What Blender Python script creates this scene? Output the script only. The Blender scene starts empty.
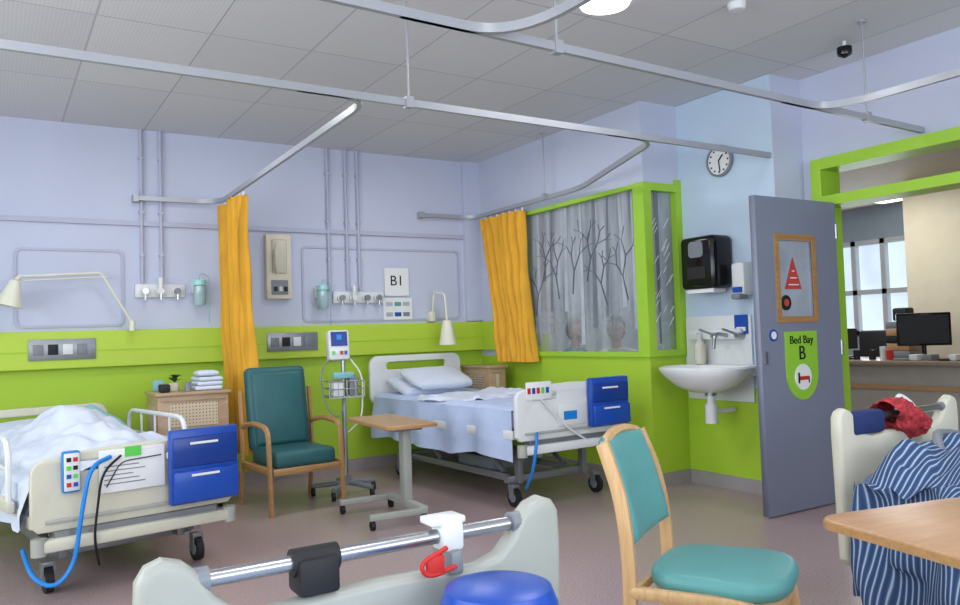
import bpy, bmesh, math, random
from mathutils import Matrix, Vector, noise
random.seed(7)
rad=math.radians
sc=bpy.context.scene
try: sc.view_settings.view_transform='Standard'
except Exception: pass
# ---------------- materials
def lin(h):
    h=h.lstrip('#'); c=[int(h[i:i+2],16)/255 for i in (0,2,4)]
    return tuple((x/12.92 if x<=.04045 else ((x+.055)/1.055)**2.4) for x in c)+(1,)
MC={}
def mat(name,col,rough=.5,metal=0.,var=0.06,scale=8,bump=0.,bscale=60,emit=0,alpha=1,spec=.4,trans=0):
    if name in MC: return MC[name]
    m=bpy.data.materials.new(name); m.use_nodes=True; nt=m.node_tree; N=nt.nodes; K=nt.links
    p=N['Principled BSDF']; c=lin(col)
    p.inputs['Base Color'].default_value=c; p.inputs['Roughness'].default_value=rough
    p.inputs['Metallic'].default_value=metal; p.inputs['Specular IOR Level'].default_value=spec
    if trans: p.inputs['Transmission Weight'].default_value=trans
    if alpha<1: p.inputs['Alpha'].default_value=alpha
    tc=N.new('ShaderNodeTexCoord')
    if var:
        n=N.new('ShaderNodeTexNoise'); n.inputs['Scale'].default_value=scale; n.inputs['Detail'].default_value=4
        K.new(tc.outputs['Object'],n.inputs['Vector'])
        r=N.new('ShaderNodeValToRGB'); r.color_ramp.elements[0].position=.3; r.color_ramp.elements[1].position=.7
        r.color_ramp.elements[0].color=tuple(x*(1-var) for x in c[:3])+(1,)
        r.color_ramp.elements[1].color=tuple(min(1,x*(1+var)) for x in c[:3])+(1,)
        K.new(n.outputs['Fac'],r.inputs['Fac']); K.new(r.outputs['Color'],p.inputs['Base Color'])
    if bump:
        n2=N.new('ShaderNodeTexNoise'); n2.inputs['Scale'].default_value=bscale; n2.inputs['Detail'].default_value=3
        K.new(tc.outputs['Object'],n2.inputs['Vector'])
        b=N.new('ShaderNodeBump'); b.inputs['Strength'].default_value=bump; b.inputs['Distance'].default_value=.01
        K.new(n2.outputs['Fac'],b.inputs['Height']); K.new(b.outputs['Normal'],p.inputs['Normal'])
    if emit:
        p.inputs['Emission Color'].default_value=c; p.inputs['Emission Strength'].default_value=emit
    MC[name]=m; return m
LIL=mat('wall_lilac_paint','#bfc5db',.7,var=.02,scale=2)
SKY=mat('wall_lightblue_paint','#bccfe4',.6,var=.02,scale=2)
LIME=mat('wall_lime_paint','#a5c836',.55,var=.03,scale=2)
LIME2=mat('trunking_lime','#b2ce40',.45,var=.03,scale=2)
LIMEF=mat('frame_lime','#9cc83a',.4,var=.03)
WHT=mat('white_plastic','#d8dbdd',.35,var=.02)
PORC=mat('porcelain','#e2e4e6',.12,var=.0)
BEIGE=mat('bed_beige_plastic','#a2a59e',.35,var=.03)
CREAM=mat('bed_cream_plastic','#c8c6b6',.35,var=.03)
GREY=mat('grey_metal','#8d9096',.35,.6,var=.04)
STEEL=mat('steel','#a8aaae',.28,.9,var=.03)
TRACK=mat('track_aluminium','#a4a7af',.35,.3,var=.02)
PIPE=mat('pipe_paint','#b0b3c8',.5,var=.02)
DARK=mat('dark_rubber','#1c1c20',.6,var=.1)
BLK=mat('black_gloss','#0c0c10',.15,var=0)
BLUE=mat('blue_plastic','#1c4aa8',.3,var=.05)
BLUE2=mat('blue_plastic_dark','#153a8a',.3,var=.05)
CABLE=mat('blue_cable','#1f7fd0',.35,var=0)
SHEET=mat('sheet_lightblue','#b6c6e6',.85,var=.04,bump=.3,bscale=25)
WSHEET=mat('sheet_white','#ccd4e4',.85,var=.03,bump=.3,bscale=25)
TEALCL=mat('teal_blanket','#7fb4b8',.85,var=.06,bump=.3)
CURT=mat('curtain_yellow','#d8a030',.85,var=.08,scale=5,bump=.2)
TEALD=mat('chair_teal_dark','#285c60',.45,var=.08,bump=.15,bscale=150)
TEAL=mat('chair_teal','#5a9a9a',.38,var=.05,bump=.15,bscale=200)
PAPER=mat('paper','#e0e2e4',.8,var=0)
INK=mat('ink_black','#141416',.6,var=0)
RED=mat('red_fabric','#c02a26',.6,var=.1)
REDS=mat('red_sticker','#b8443c',.5,var=.1)
DOORM=mat('door_grey','#7c8296',.45,var=.02,scale=3)
GLASSD=mat('door_glass','#a0a8b6',.1,var=.2,scale=3,spec=.7)
GREYP=mat('grey_plastic','#7b8088',.4,var=.04)
SKIRT=mat('skirting_grey','#9a9496',.5,var=.05)
GREEN=mat('green_sticky','#58c850',.6,var=0)
SIGNG=mat('sign_green','#8fc63a',.5,var=0)
BOX=mat('device_beige','#d6d0bc',.4,var=.04)
LAMPW=mat('lamp_cream','#dcdccb',.35,var=.02)
def wood(name,c1,c2,sc_=(1,14,14)):
    m=bpy.data.materials.new(name); m.use_nodes=True; nt=m.node_tree; N=nt.nodes; K=nt.links; p=N['Principled BSDF']
    tc=N.new('ShaderNodeTexCoord'); mp=N.new('ShaderNodeMapping'); mp.inputs['Scale'].default_value=sc_
    n=N.new('ShaderNodeTexNoise'); n.inputs['Scale'].default_value=4; n.inputs['Detail'].default_value=6; n.inputs['Distortion'].default_value=.6
    r=N.new('ShaderNodeValToRGB'); r.color_ramp.elements[0].position=.3; r.color_ramp.elements[1].position=.72
    r.color_ramp.elements[0].color=lin(c1); r.color_ramp.elements[1].color=lin(c2)
    K.new(tc.outputs['Object'],mp.inputs['Vector']); K.new(mp.outputs[0],n.inputs['Vector']); K.new(n.outputs['Fac'],r.inputs['Fac']); K.new(r.outputs['Color'],p.inputs['Base Color'])
    p.inputs['Roughness'].default_value=.35; return m
WOOD=wood('beech_wood','#9c7448','#b28a5a')
WOODL=wood('light_bentwood','#c09868','#d2ae80',(14,14,1))
WOODT=wood('table_wood','#a57e5c','#b88f6c',(2,10,10))
LOCK=wood('locker_wood','#a08468','#b29678',(2,2,10))
def lattice():
    m=bpy.data.materials.new('lattice_panel'); m.use_nodes=True; nt=m.node_tree; N=nt.nodes; K=nt.links; p=N['Principled BSDF']
    tc=N.new('ShaderNodeTexCoord'); v=N.new('ShaderNodeTexVoronoi'); v.inputs['Scale'].default_value=42; v.inputs['Randomness'].default_value=0
    r=N.new('ShaderNodeValToRGB'); r.color_ramp.elements[0].position=.28; r.color_ramp.elements[1].position=.34
    r.color_ramp.elements[0].color=lin('#6c5a48'); r.color_ramp.elements[1].color=lin('#c2b298')
    K.new(tc.outputs['Object'],v.inputs['Vector']); K.new(v.outputs['Distance'],r.inputs['Fac']); K.new(r.outputs['Color'],p.inputs['Base Color']); return m
LATT=lattice()
def floor_mat():
    m=bpy.data.materials.new('floor_vinyl'); m.use_nodes=True; nt=m.node_tree; N=nt.nodes; K=nt.links; p=N['Principled BSDF']
    tc=N.new('ShaderNodeTexCoord'); n=N.new('ShaderNodeTexNoise'); n.inputs['Scale'].default_value=110; n.inputs['Detail'].default_value=2
    r=N.new('ShaderNodeValToRGB'); e=r.color_ramp.elements; e[0].position=.34; e[1].position=.68
    e[0].color=lin('#937e80'); e[1].color=lin('#b8a4a5'); x=e.new(.5); x.color=lin('#a59092')
    K.new(tc.outputs['Object'],n.inputs['Vector']); K.new(n.outputs['Fac'],r.inputs['Fac']); K.new(r.outputs['Color'],p.inputs['Base Color'])
    p.inputs['Roughness'].default_value=.28; return m
def ceil_mat():
    m=bpy.data.materials.new('ceiling_tiles'); m.use_nodes=True; nt=m.node_tree; N=nt.nodes; K=nt.links; p=N['Principled BSDF']
    tc=N.new('ShaderNodeTexCoord'); b=N.new('ShaderNodeTexBrick'); b.offset=0
    mp=N.new('ShaderNodeMapping'); mp.inputs['Location'].default_value=(.1,.2,0)
    b.inputs['Color1'].default_value=lin('#dadadd'); b.inputs['Color2'].default_value=lin('#d2d2d7'); b.inputs['Mortar'].default_value=lin('#b0b0b8')
    b.inputs['Scale'].default_value=1; b.inputs['Mortar Size'].default_value=.005; b.inputs['Brick Width'].default_value=.6; b.inputs['Row Height'].default_value=1.2
    b.inputs['Mortar Smooth'].default_value=.2
    w=N.new('ShaderNodeTexWave'); w.bands_direction='X'; w.inputs['Scale'].default_value=16
    mx=N.new('ShaderNodeMixRGB'); mx.blend_type='MULTIPLY'; mx.inputs['Fac'].default_value=.07
    K.new(tc.outputs['Object'],mp.inputs[0]); K.new(mp.outputs[0],b.inputs['Vector']); K.new(tc.outputs['Object'],w.inputs['Vector'])
    K.new(b.outputs['Color'],mx.inputs[1]); K.new(w.outputs['Color'],mx.inputs[2]); K.new(mx.outputs[0],p.inputs['Base Color'])
    p.inputs['Roughness'].default_value=.7; return m
def stripe_mat():
    m=bpy.data.materials.new('striped_robe'); m.use_nodes=True; nt=m.node_tree; N=nt.nodes; K=nt.links; p=N['Principled BSDF']
    uv=N.new('ShaderNodeTexCoord'); mp=N.new('ShaderNodeMapping'); mp.inputs['Scale'].default_value=(.35,1,.12); mp.inputs['Rotation'].default_value=(0,.25,0)
    w=N.new('ShaderNodeTexWave'); w.bands_direction='Y'; w.inputs['Scale'].default_value=17; w.inputs['Distortion'].default_value=2.6; w.inputs['Detail'].default_value=1; w.inputs['Detail Scale'].default_value=1.5
    r=N.new('ShaderNodeValToRGB'); e=r.color_ramp.elements; e[0].position=0; e[1].position=.98
    e[0].color=lin('#2a3f62'); e[1].color=lin('#a3afc0'); x=e.new(.62); x.color=lin('#34507a'); y=e.new(.85); y.color=lin('#56749c')
    K.new(uv.outputs['Object'],mp.inputs[0]); K.new(mp.outputs[0],w.inputs['Vector']); K.new(w.outputs['Fac'],r.inputs['Fac']); K.new(r.outputs['Color'],p.inputs['Base Color'])
    p.inputs['Roughness'].default_value=.9; return m
def frost_mat():
    m=bpy.data.materials.new('frosted_film'); m.use_nodes=True; nt=m.node_tree; N=nt.nodes; K=nt.links; p=N['Principled BSDF']
    tc=N.new('ShaderNodeTexCoord'); mp=N.new('ShaderNodeMapping'); mp.inputs['Scale'].default_value=(6,6,.6)
    n=N.new('ShaderNodeTexNoise'); n.inputs['Scale'].default_value=1.3; n.inputs['Detail'].default_value=4
    r=N.new('ShaderNodeValToRGB'); e=r.color_ramp.elements; e[0].position=.36; e[1].position=.64
    e[0].color=lin('#7d838c'); e[1].color=lin('#b4bac4')
    K.new(tc.outputs['Object'],mp.inputs[0]); K.new(mp.outputs[0],n.inputs['Vector']); K.new(n.outputs['Fac'],r.inputs['Fac']); K.new(r.outputs['Color'],p.inputs['Base Color'])
    n2=N.new('ShaderNodeTexNoise'); n2.inputs['Scale'].default_value=5; K.new(tc.outputs['Object'],n2.inputs['Vector'])
    sp=N.new('ShaderNodeSeparateXYZ'); K.new(tc.outputs['Object'],sp.inputs[0])
    ad=N.new('ShaderNodeMath'); ad.operation='MULTIPLY_ADD'; ad.inputs[1].default_value=.8; K.new(n2.outputs['Fac'],ad.inputs[0]); K.new(sp.outputs['Z'],ad.inputs[2])
    r2=N.new('ShaderNodeMapRange'); r2.inputs['From Min'].default_value=1.55; r2.inputs['From Max'].default_value=2.0; r2.inputs['To Min'].default_value=.3; r2.inputs['To Max'].default_value=.85
    K.new(ad.outputs[0],r2.inputs['Value']); K.new(r2.outputs[0],p.inputs['Alpha'])
    p.inputs['Roughness'].default_value=.2; return m
FROST=frost_mat(); FROSTL=mat('film_light','#aab0bc',.3,var=.15,scale=5); FROSTD=mat('film_tree','#5f656e',.35,var=.12)
FTRUNK=mat('film_trunk','#70767f',.3,var=.12)
STRIPE=stripe_mat()
# ---------------- builder
def mapM(plane,c):
    if plane=='xz': return Matrix(((1,0,0,0),(0,0,-1,c),(0,1,0,0),(0,0,0,1)))
    if plane=='yz': return Matrix(((0,0,1,c),(1,0,0,0),(0,1,0,0),(0,0,0,1)))
    return Matrix.Translation((0,0,c))
def rr(x0,x1,y0,y1,r,n=5):
    P=[]
    for cx,cy,a in ((x1-r,y1-r,0),(x0+r,y1-r,90),(x0+r,y0+r,180),(x1-r,y0+r,270)):
        for i in range(n+1):
            t=rad(a+90*i/n); P.append((cx+r*math.cos(t),cy+r*math.sin(t)))
    return P
def rnd(pts,r,n=5):
    pts=[Vector(p) for p in pts]; out=[pts[0]]
    for i in range(1,len(pts)-1):
        a,b,c=pts[i-1],pts[i],pts[i+1]
        d1=(a-b); d2=(c-b); r1=min(r,d1.length*.49); r2=min(r,d2.length*.49)
        p=b+d1.normalized()*r1; q=b+d2.normalized()*r2
        for k in range(n+1):
            t=k/n; out.append(p*(1-t)**2+b*2*t*(1-t)+q*t*t)
    out.append(pts[-1]); return out
class B:
    def __init__(s,name): s.name=name; s.bm=bmesh.new(); s.mats=[]; s.M=Matrix.Identity(4)
    def mi(s,m):
        if m not in s.mats: s.mats.append(m)
        return s.mats.index(m)
    def add(s,bm,m,M=None,free=True):
        i=s.mi(m)
        for f in bm.faces: f.material_index=i
        me=bpy.data.meshes.new('t'); 
        if M is not None: bm.transform(M)
        bm.transform(s.M); bm.to_mesh(me); s.bm.from_mesh(me); bpy.data.meshes.remove(me); bm.free()
    def box(s,x0,x1,y0,y1,z0,z1,m,bev=0,seg=2,M=None):
        bm=bmesh.new(); bmesh.ops.create_cube(bm,size=1)
        bm.transform(Matrix.Translation(((x0+x1)/2,(y0+y1)/2,(z0+z1)/2))@Matrix.Diagonal((abs(x1-x0),abs(y1-y0),abs(z1-z0),1)))
        if bev: bmesh.ops.bevel(bm,geom=list(bm.edges),offset=bev,segments=seg,profile=.5,affect='EDGES')
        s.add(bm,m,M)
    def cyl(s,p0,p1,r,m,r2=None,n=16):
        p0,p1=Vector(p0),Vector(p1); d=p1-p0
        bm=bmesh.new(); bmesh.ops.create_cone(bm,cap_ends=True,segments=n,radius1=r,radius2=r if r2 is None else r2,depth=d.length)
        q=Vector((0,0,1)).rotation_difference(d.normalized()).to_matrix().to_4x4()
        s.add(bm,m,Matrix.Translation((p0+p1)/2)@q)
    def tube(s,pts,r,m,n=8,sx=1,sy=1):
        pts=[Vector(p) for p in pts]; bm=bmesh.new(); rings=[]; L=len(pts)
        t0=(pts[1]-pts[0]).normalized(); up=Vector((0,0,1)) if abs(t0.z)<.95 else Vector((0,1,0))
        nrm=(up-t0*up.dot(t0)).normalized()
        for i in range(L):
            t=(pts[min(i+1,L-1)]-pts[max(i-1,0)]).normalized()
            nrm=(nrm-t*nrm.dot(t)).normalized(); bi=t.cross(nrm)
            rings.append([bm.verts.new(pts[i]+nrm*(sx*r*math.cos(2*math.pi*k/n+math.pi/n))+bi*(sy*r*math.sin(2*math.pi*k/n+math.pi/n))) for k in range(n)])
        for i in range(L-1):
            for k in range(n): bm.faces.new((rings[i][k],rings[i][(k+1)%n],rings[i+1][(k+1)%n],rings[i+1][k]))
        bm.faces.new(rings[0][::-1]); bm.faces.new(rings[-1])
        bmesh.ops.recalc_face_normals(bm,faces=bm.faces); s.add(bm,m)
    def prism(s,outs,plane,c,th,m,bev=0,M=None):
        cu=bpy.data.curves.new('c','CURVE'); cu.dimensions='2D'; cu.fill_mode='BOTH'
        cu.extrude=max(th/2-bev,.0001); cu.bevel_depth=bev; cu.bevel_resolution=2; cu.offset=-bev
        if not isinstance(outs[0][0],(tuple,list)): outs=[outs]
        for o in outs:
            sp=cu.splines.new('POLY'); sp.points.add(len(o)-1); sp.use_cyclic_u=True
            for i,p in enumerate(o): sp.points[i].co=(p[0],p[1],0,1)
        ob=bpy.data.objects.new('c',cu); sc.collection.objects.link(ob)
        me=bpy.data.meshes.new_from_object(ob.evaluated_get(bpy.context.evaluated_depsgraph_get()))
        bm=bmesh.new(); bm.from_mesh(me); bmesh.ops.remove_doubles(bm,verts=bm.verts,dist=1e-5)
        bpy.data.objects.remove(ob); bpy.data.meshes.remove(me); bpy.data.curves.remove(cu)
        X=mapM(plane,c); s.add(bm,m,X if M is None else M@X)
    def text(s,txt,size,M,m,th=.002,align='CENTER'):
        cu=bpy.data.curves.new('c','FONT'); cu.body=txt; cu.size=size; cu.extrude=th; cu.align_x=align; cu.resolution_u=3
        ob=bpy.data.objects.new('c',cu); sc.collection.objects.link(ob)
        me=bpy.data.meshes.new_from_object(ob.evaluated_get(bpy.context.evaluated_depsgraph_get()))
        bm=bmesh.new(); bm.from_mesh(me); bpy.data.objects.remove(ob); bpy.data.meshes.remove(me); bpy.data.curves.remove(cu)
        s.add(bm,m,M)
    def lathe(s,prof,m,M=None,n=28):
        bm=bmesh.new(); rings=[]
        for r,z in prof: rings.append([bm.verts.new((max(r,.0005)*math.cos(2*math.pi*k/n),max(r,.0005)*math.sin(2*math.pi*k/n),z)) for k in range(n)])
        for i in range(len(rings)-1):
            for k in range(n): bm.faces.new((rings[i][k],rings[i][(k+1)%n],rings[i+1][(k+1)%n],rings[i+1][k]))
        bm.faces.new(rings[0][::-1]); bm.faces.new(rings[-1]); bmesh.ops.recalc_face_normals(bm,faces=bm.faces); s.add(bm,m,M)
    def grid(s,f,nu,nv,m,th=0):
        bm=bmesh.new(); V=[[bm.verts.new(f(i/nu,j/nv)) for j in range(nv+1)] for i in range(nu+1)]
        for i in range(nu):
            for j in range(nv): bm.faces.new((V[i][j],V[i+1][j],V[i+1][j+1],V[i][j+1]))
        bmesh.ops.recalc_face_normals(bm,faces=bm.faces)
        s.add(bm,m)
    def pillow(s,c,dx,dy,dz,m,rx=0,rz=0,seed=0,e=.55,amp=.015):
        bm=bmesh.new(); bmesh.ops.create_uvsphere(bm,u_segments=32,v_segments=16,radius=1)
        sg=lambda v,p:math.copysign(abs(v)**p,v)
        for v in bm.verts:
            x,y,z=v.co; h=math.hypot(x,y)
            if h>1e-6:
                a=x/h;b=y/h; k=max(abs(a),abs(b)); f=(1/k)**.75; x*=f; y*=f
            v.co=Vector((x*dx/2,y*dy/2,sg(z,.8)*dz/2))
            nn=noise.noise(Vector((v.co.x*7+seed,v.co.y*7,v.co.z*5)))
            v.co*=1+nn*amp*8*.6
        s.add(bm,m,Matrix.Translation(c)@Matrix.Rotation(rz,4,'Z')@Matrix.Rotation(rx,4,'X'))
    def skin(s,verts,edges,radii,m,sub=2):
        me=bpy.data.meshes.new('t'); me.from_pydata(verts,edges,[]); ob=bpy.data.objects.new('t',me); sc.collection.objects.link(ob)
        ob.modifiers.new('s','SKIN'); 
        for i,r in enumerate(radii):
            me.skin_vertices[0].data[i].radius=(r,r) if not isinstance(r,tuple) else r
        me.skin_vertices[0].data[0].use_root=True
        sb=ob.modifiers.new('b','SUBSURF'); sb.levels=sub; sb.render_levels=sub
        m2=bpy.data.meshes.new_from_object(ob.evaluated_get(bpy.context.evaluated_depsgraph_get()))
        bm=bmesh.new(); bm.from_mesh(m2); bpy.data.objects.remove(ob); bpy.data.meshes.remove(me); bpy.data.meshes.remove(m2); s.add(bm,m)
    def fin(s,loc=(0,0,0),rz=0,smooth=True,ang=35,scale=1):
        me=bpy.data.meshes.new(s.name); 
        if scale!=1: s.bm.transform(Matrix.Scale(scale,4))
        s.bm.to_mesh(me); s.bm.free()
        for m in s.mats: me.materials.append(m)
        if smooth:
            me.polygons.foreach_set('use_smooth',[True]*len(me.polygons)); me.set_sharp_from_angle(angle=rad(ang))
        ob=bpy.data.objects.new(s.name,me); sc.collection.objects.link(ob); ob.location=loc; ob.rotation_euler=(0,0,rz); return ob
def bx(name,*a,**k):
    b=B(name); b.box(*a,**k); return b.fin(smooth=False)
H=3.0; YB=6.95; XW=4.33; XS=4.72; XD=5.05
# ---------------- room shell
bx('floor',-2.75,9.4,-2.75,7.1,-.12,0,floor_mat())
bx('ceiling',-2.75,5.2,-2.75,7.1,H,H+.12,ceil_mat())
b=B('wall_back'); b.box(-2.75,5.2,YB,YB+.15,0,1.2,LIME); b.box(-2.75,5.2,YB,YB+.15,1.2,H,LIL); b.box(4.14,XW,YB-.05,YB,1.36,H,LIL); b.fin(smooth=False)
b=B('wall_left')
b.box(-2.75,-2.6,-2.75,YB,0,.9,LIME); b.box(-2.75,-2.6,-2.75,YB,2.7,H,LIL); b.box(-2.75,-2.6,-2.75,-1.5,.9,2.7,LIL); b.box(-2.75,-2.6,5.2,YB,.9,2.7,LIL); b.fin(smooth=False)
b=B('window_added_left')  # unseen window, added so the left side lets in more light
for y in (-1.5,.1,1.8,3.5,5.14): b.box(-2.72,-2.64,y,y+.06,.9,2.7,WHT)
for z in (.9,2.0,2.64): b.box(-2.72,-2.64,-1.5,5.2,z,z+.06,WHT)
b.fin(smooth=False)
b=B('wall_rear'); b.box(-2.6,5.2,-2.75,-2.6,0,.9,LIME); b.box(-2.6,5.2,-2.75,-2.6,2.7,H,LIL); b.box(-2.6,-2.0,-2.75,-2.6,.9,2.7,LIL); b.box(4.4,5.2,-2.75,-2.6,.9,2.7,LIL); b.fin(smooth=False)
b=B('window_3')
for x in (-2.0,-.4,1.2,2.8,4.34): b.box(x,x+.06,-2.72,-2.64,.9,2.7,WHT)
for z in (.9,2.0,2.64): b.box(-2.0,4.4,-2.72,-2.64,z,z+.06,WHT)
b.fin(smooth=False)
b=B('wall_window'); b.box(XW,XW+.12,4.5,YB,0,1.0,LIME); b.box(XW,XW+.12,4.5,YB,2.36,H,LIL); b.box(XW,XW+.12,6.2,YB,1.0,2.36,LIL)
b.box(XW+.12,XS,4.5,4.62,0,1.0,LIME); b.box(XW+.12,XS,4.5,4.62,2.36,H,LIL); b.fin(smooth=False)
b=B('wall_sink'); b.box(XS,XS+.15,3.6,4.75,0,.76,LIME); b.box(XS,XS+.15,3.6,4.75,.76,H,SKY); b.fin(smooth=False)
b=B('wall_jog'); b.box(XS+.001,5.2,3.595,3.75,.0,H,LIL); b.fin(smooth=False)
b=B('wall_door'); b.box(XD,5.2,3.5,3.6,0,H,LIL); b.box(XD,5.2,.8,3.5,2.38,H,LIL); b.box(XD,5.2,-2.6,.8,0,H,LIL); b.fin(smooth=False)
b=B('baseboard_back'); b.box(-2.6,XW,YB-.02,YB,0,.1,SKIRT); b.fin(smooth=False)
b=B('baseboard_right'); b.box(XW-.015,XW,4.485,YB-.02,0,.1,SKIRT); b.box(XW,XS,4.485,4.5,0,.1,SKIRT); b.box(XS-.015,XS,3.6,4.485,0,.1,SKIRT); b.box(XS-.015,XD,3.585,3.6,0,.1,SKIRT); b.fin(smooth=False)
b=B('trim_service_trunking'); b.box(-2.6,XW,YB-.07,YB,1.06,1.35,LIME2,bev=.008); b.box(-2.6,XW,YB-.075,YB-.07,1.19,1.2,LIME)
b.box(XW-.04,XW,6.3,YB-.07,1.06,1.35,LIME2); b.fin(smooth=False)
# window partition frames and panes
b=B('window_1')
b.box(XW-.02,XW+.1,6.12,6.2,1.0,2.36,LIMEF)
b.box(XW-.02,XW+.1,4.6,6.12,2.325,2.36,LIMEF); b.box(XW-.02,XW+.1,4.6,6.12,1.0,1.04,LIMEF)
b.box(XW+.03,XW+.034,4.6,6.12,1.04,2.325,FROST)
random.seed(3)
for y in (4.66,4.8,4.95,5.12,5.3,5.5,5.72,5.92):
    w=random.uniform(.02,.07); h=random.uniform(.9,1.27); lean=random.uniform(-.04,.04)
    b.prism([(y,2.32),(y+w*.6,2.32),(y+w+lean,2.32-h),(y+lean,2.32-h)],'yz',XW+.0285,.002,FTRUNK if random.random()<.5 else FROSTL)
def branch(y,z,a,l,d):
    if d==0 or not(1.15<z<2.3 and 4.62<y<6.08): return
    y2=min(6.1,max(4.61,y+l*math.sin(a))); z2=min(2.31,z+l*math.cos(a))
    b.tube([(XW+.028,y,z),(XW+.028,y2,z2)],.0016+.0014*d,FROSTD,n=4)
    for s_ in (-1,1): branch(y2,z2,a+s_*random.uniform(.3,.7),l*random.uniform(.6,.85),d-1)
for y in (4.75,5.0,5.25,5.45,5.65,5.85,6.0): branch(y,random.uniform(1.3,1.7),random.uniform(-.4,.4),.2,4)
b.fin(smooth=False)
b=B('window_2')
b.box(XW-.022,XW+.06,4.478,4.6,1.0,2.36,LIMEF); b.box(XS-.06,XS-.001,4.478,4.6,1.0,2.4,LIMEF)
b.box(XW+.06,XS-.06,4.478,4.6,2.3,2.36,LIMEF); b.box(XW+.06,XS-.06,4.478,4.6,1.0,1.05,LIMEF)
b.box(XW+.06,XS-.06,4.54,4.544,1.05,2.3,FROST)
for k in range(22):
    x=random.uniform(XW+.08,XS-.1); z=random.uniform(1.2,2.2); l=random.uniform(.02,.07); x2=min(XS-.07,x+l)
    b.tube([(x,4.537,z),(x2,4.537,z+l*1.4)],.004,PAPER,n=4)
b.prism([(4.47,2.3),(4.52,2.3),(4.5,1.1),(4.48,1.1)],'xz',4.538,.002,FTRUNK)
b.fin(smooth=False)
# door frame
b=B('trim_doorframe'); b.box(4.99,5.22,3.42,3.499,0,2.38,LIMEF,bev=.005); b.box(4.99,5.22,.8,.88,0,2.38,LIMEF); b.box(4.99,5.22,.88,3.42,2.3,2.38,LIMEF); b.box(4.99,5.22,.88,3.42,2.04,2.11,LIMEF)
b.fin(smooth=False)
# door leaf
b=B('door_1')
out=[(4.15,0.01),(4.985,0.01),(4.985,2.05),(4.15,2.05)]
hole=[(4.36,1.27),(4.36,1.77),(4.70,1.77),(4.70,1.27)]
b.prism([out,hole],'xz',3.34,.044,DOORM)
b.box(4.36,4.70,3.335,3.345,1.27,1.77,GLASSD)
for yy in (3.31,3.365):
    b.box(4.32,4.36,yy,yy+.012,1.23,1.81,WOOD); b.box(4.70,4.74,yy,yy+.012,1.23,1.81,WOOD); b.box(4.36,4.70,yy,yy+.012,1.23,1.27,WOOD); b.box(4.36,4.70,yy,yy+.012,1.77,1.81,WOOD)
MX=lambda x,y,z:Matrix.Translation((x,y,z))@Matrix.Rotation(rad(90),4,'X')
b.prism([(4.43,1.45),(4.60,1.45),(4.52,1.66)],'xz',3.332,.004,REDS)
for k in range(3): b.box(4.465+.02*k,4.57-.02*k,3.328,3.33,1.475+.045*k,1.482+.045*k,PAPER)
b.cyl((4.43,3.33,1.36),(4.43,3.326,1.36),.05,DARK,n=24); b.cyl((4.43,3.326,1.36),(4.43,3.324,1.36),.025,REDS,n=24)
b.prism([(4.38,1.17),(4.38,.92)]+[(4.545+.165*math.cos(rad(a)),.90+.18*math.sin(rad(a))) for a in range(180,361,15)]+[(4.71,1.17)],'xz',3.316,.006,SIGNG)
b.text('Bed Bay',.075,MX(4.545,3.311,1.09),INK); b.text('B',.13,MX(4.545,3.311,.985),INK)
b.cyl((4.545,3.313,.87),(4.545,3.309,.87),.085,PAPER,n=28); b.box(4.49,4.6,3.306,3.309,.85,.875,RED); b.box(4.49,4.505,3.306,3.309,.83,.90,INK); b.box(4.595,4.605,3.306,3.309,.83,.87,INK)
b.cyl((4.27,3.318,1.15),(4.27,3.312,1.15),.038,BLUE,n=24); b.cyl((4.27,3.312,1.15),(4.27,3.31,1.15),.025,PAPER,n=24)
b.box(4.17,4.19,3.30,3.318,.97,1.05,STEEL)
for z in (.25,1.0,1.8): b.cyl((4.985,3.315,z),(4.985,3.315,z+.1),.01,STEEL,n=8)
b.fin(smooth=False)
# ---------------- curtain tracks
ZT=2.42
b=B('curtain_track')
def trk(pts): b.tube([(x,y,ZT) for x,y in pts] if len(pts[0])==2 else pts,.024,TRACK,n=4,sx=1.1,sy=.7)
trk([(-2.6,3.56),(1.0,3.58),(4.715,3.62)])
trk([(-2.6,2.45),(1.1,2.57),(5.045,2.72)])
trk(rnd([(1.3,2.58),(1.83,2.59),(1.83,1.6),(1.83,-1.5)],.4,8))
trk(rnd([(3.6,2.67),(4.03,2.68),(4.03,1.6),(4.03,-1.5)],.35,8))
trk(rnd([(1.25,3.585),(1.63,3.59),(1.69,6.86),(1.03,6.88)],.22,8))
trk(rnd([(3.2,3.61),(3.6,3.61),(4.23,5.14),(4.25,6.89),(3.65,6.89)],.2,8))
b.box(1.0,1.04,6.86,6.948,ZT-.03,ZT+.03,TRACK); b.box(3.62,3.66,6.86,6.948,ZT-.03,ZT+.03,TRACK)
for x,y in ((1.84,3.585),(2.05,2.61),(4.4,2.69),(4.2,5.6)):
    b.cyl((x,y,ZT),(x,y,H),.006,TRACK,n=8); b.cyl((x,y,H-.015),(x,y,H),.025,TRACK,n=12); b.box(x-.02,x+.02,y-.02,y+.02,ZT-.026,ZT+.03,TRACK)
b.fin(ang=50)
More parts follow.
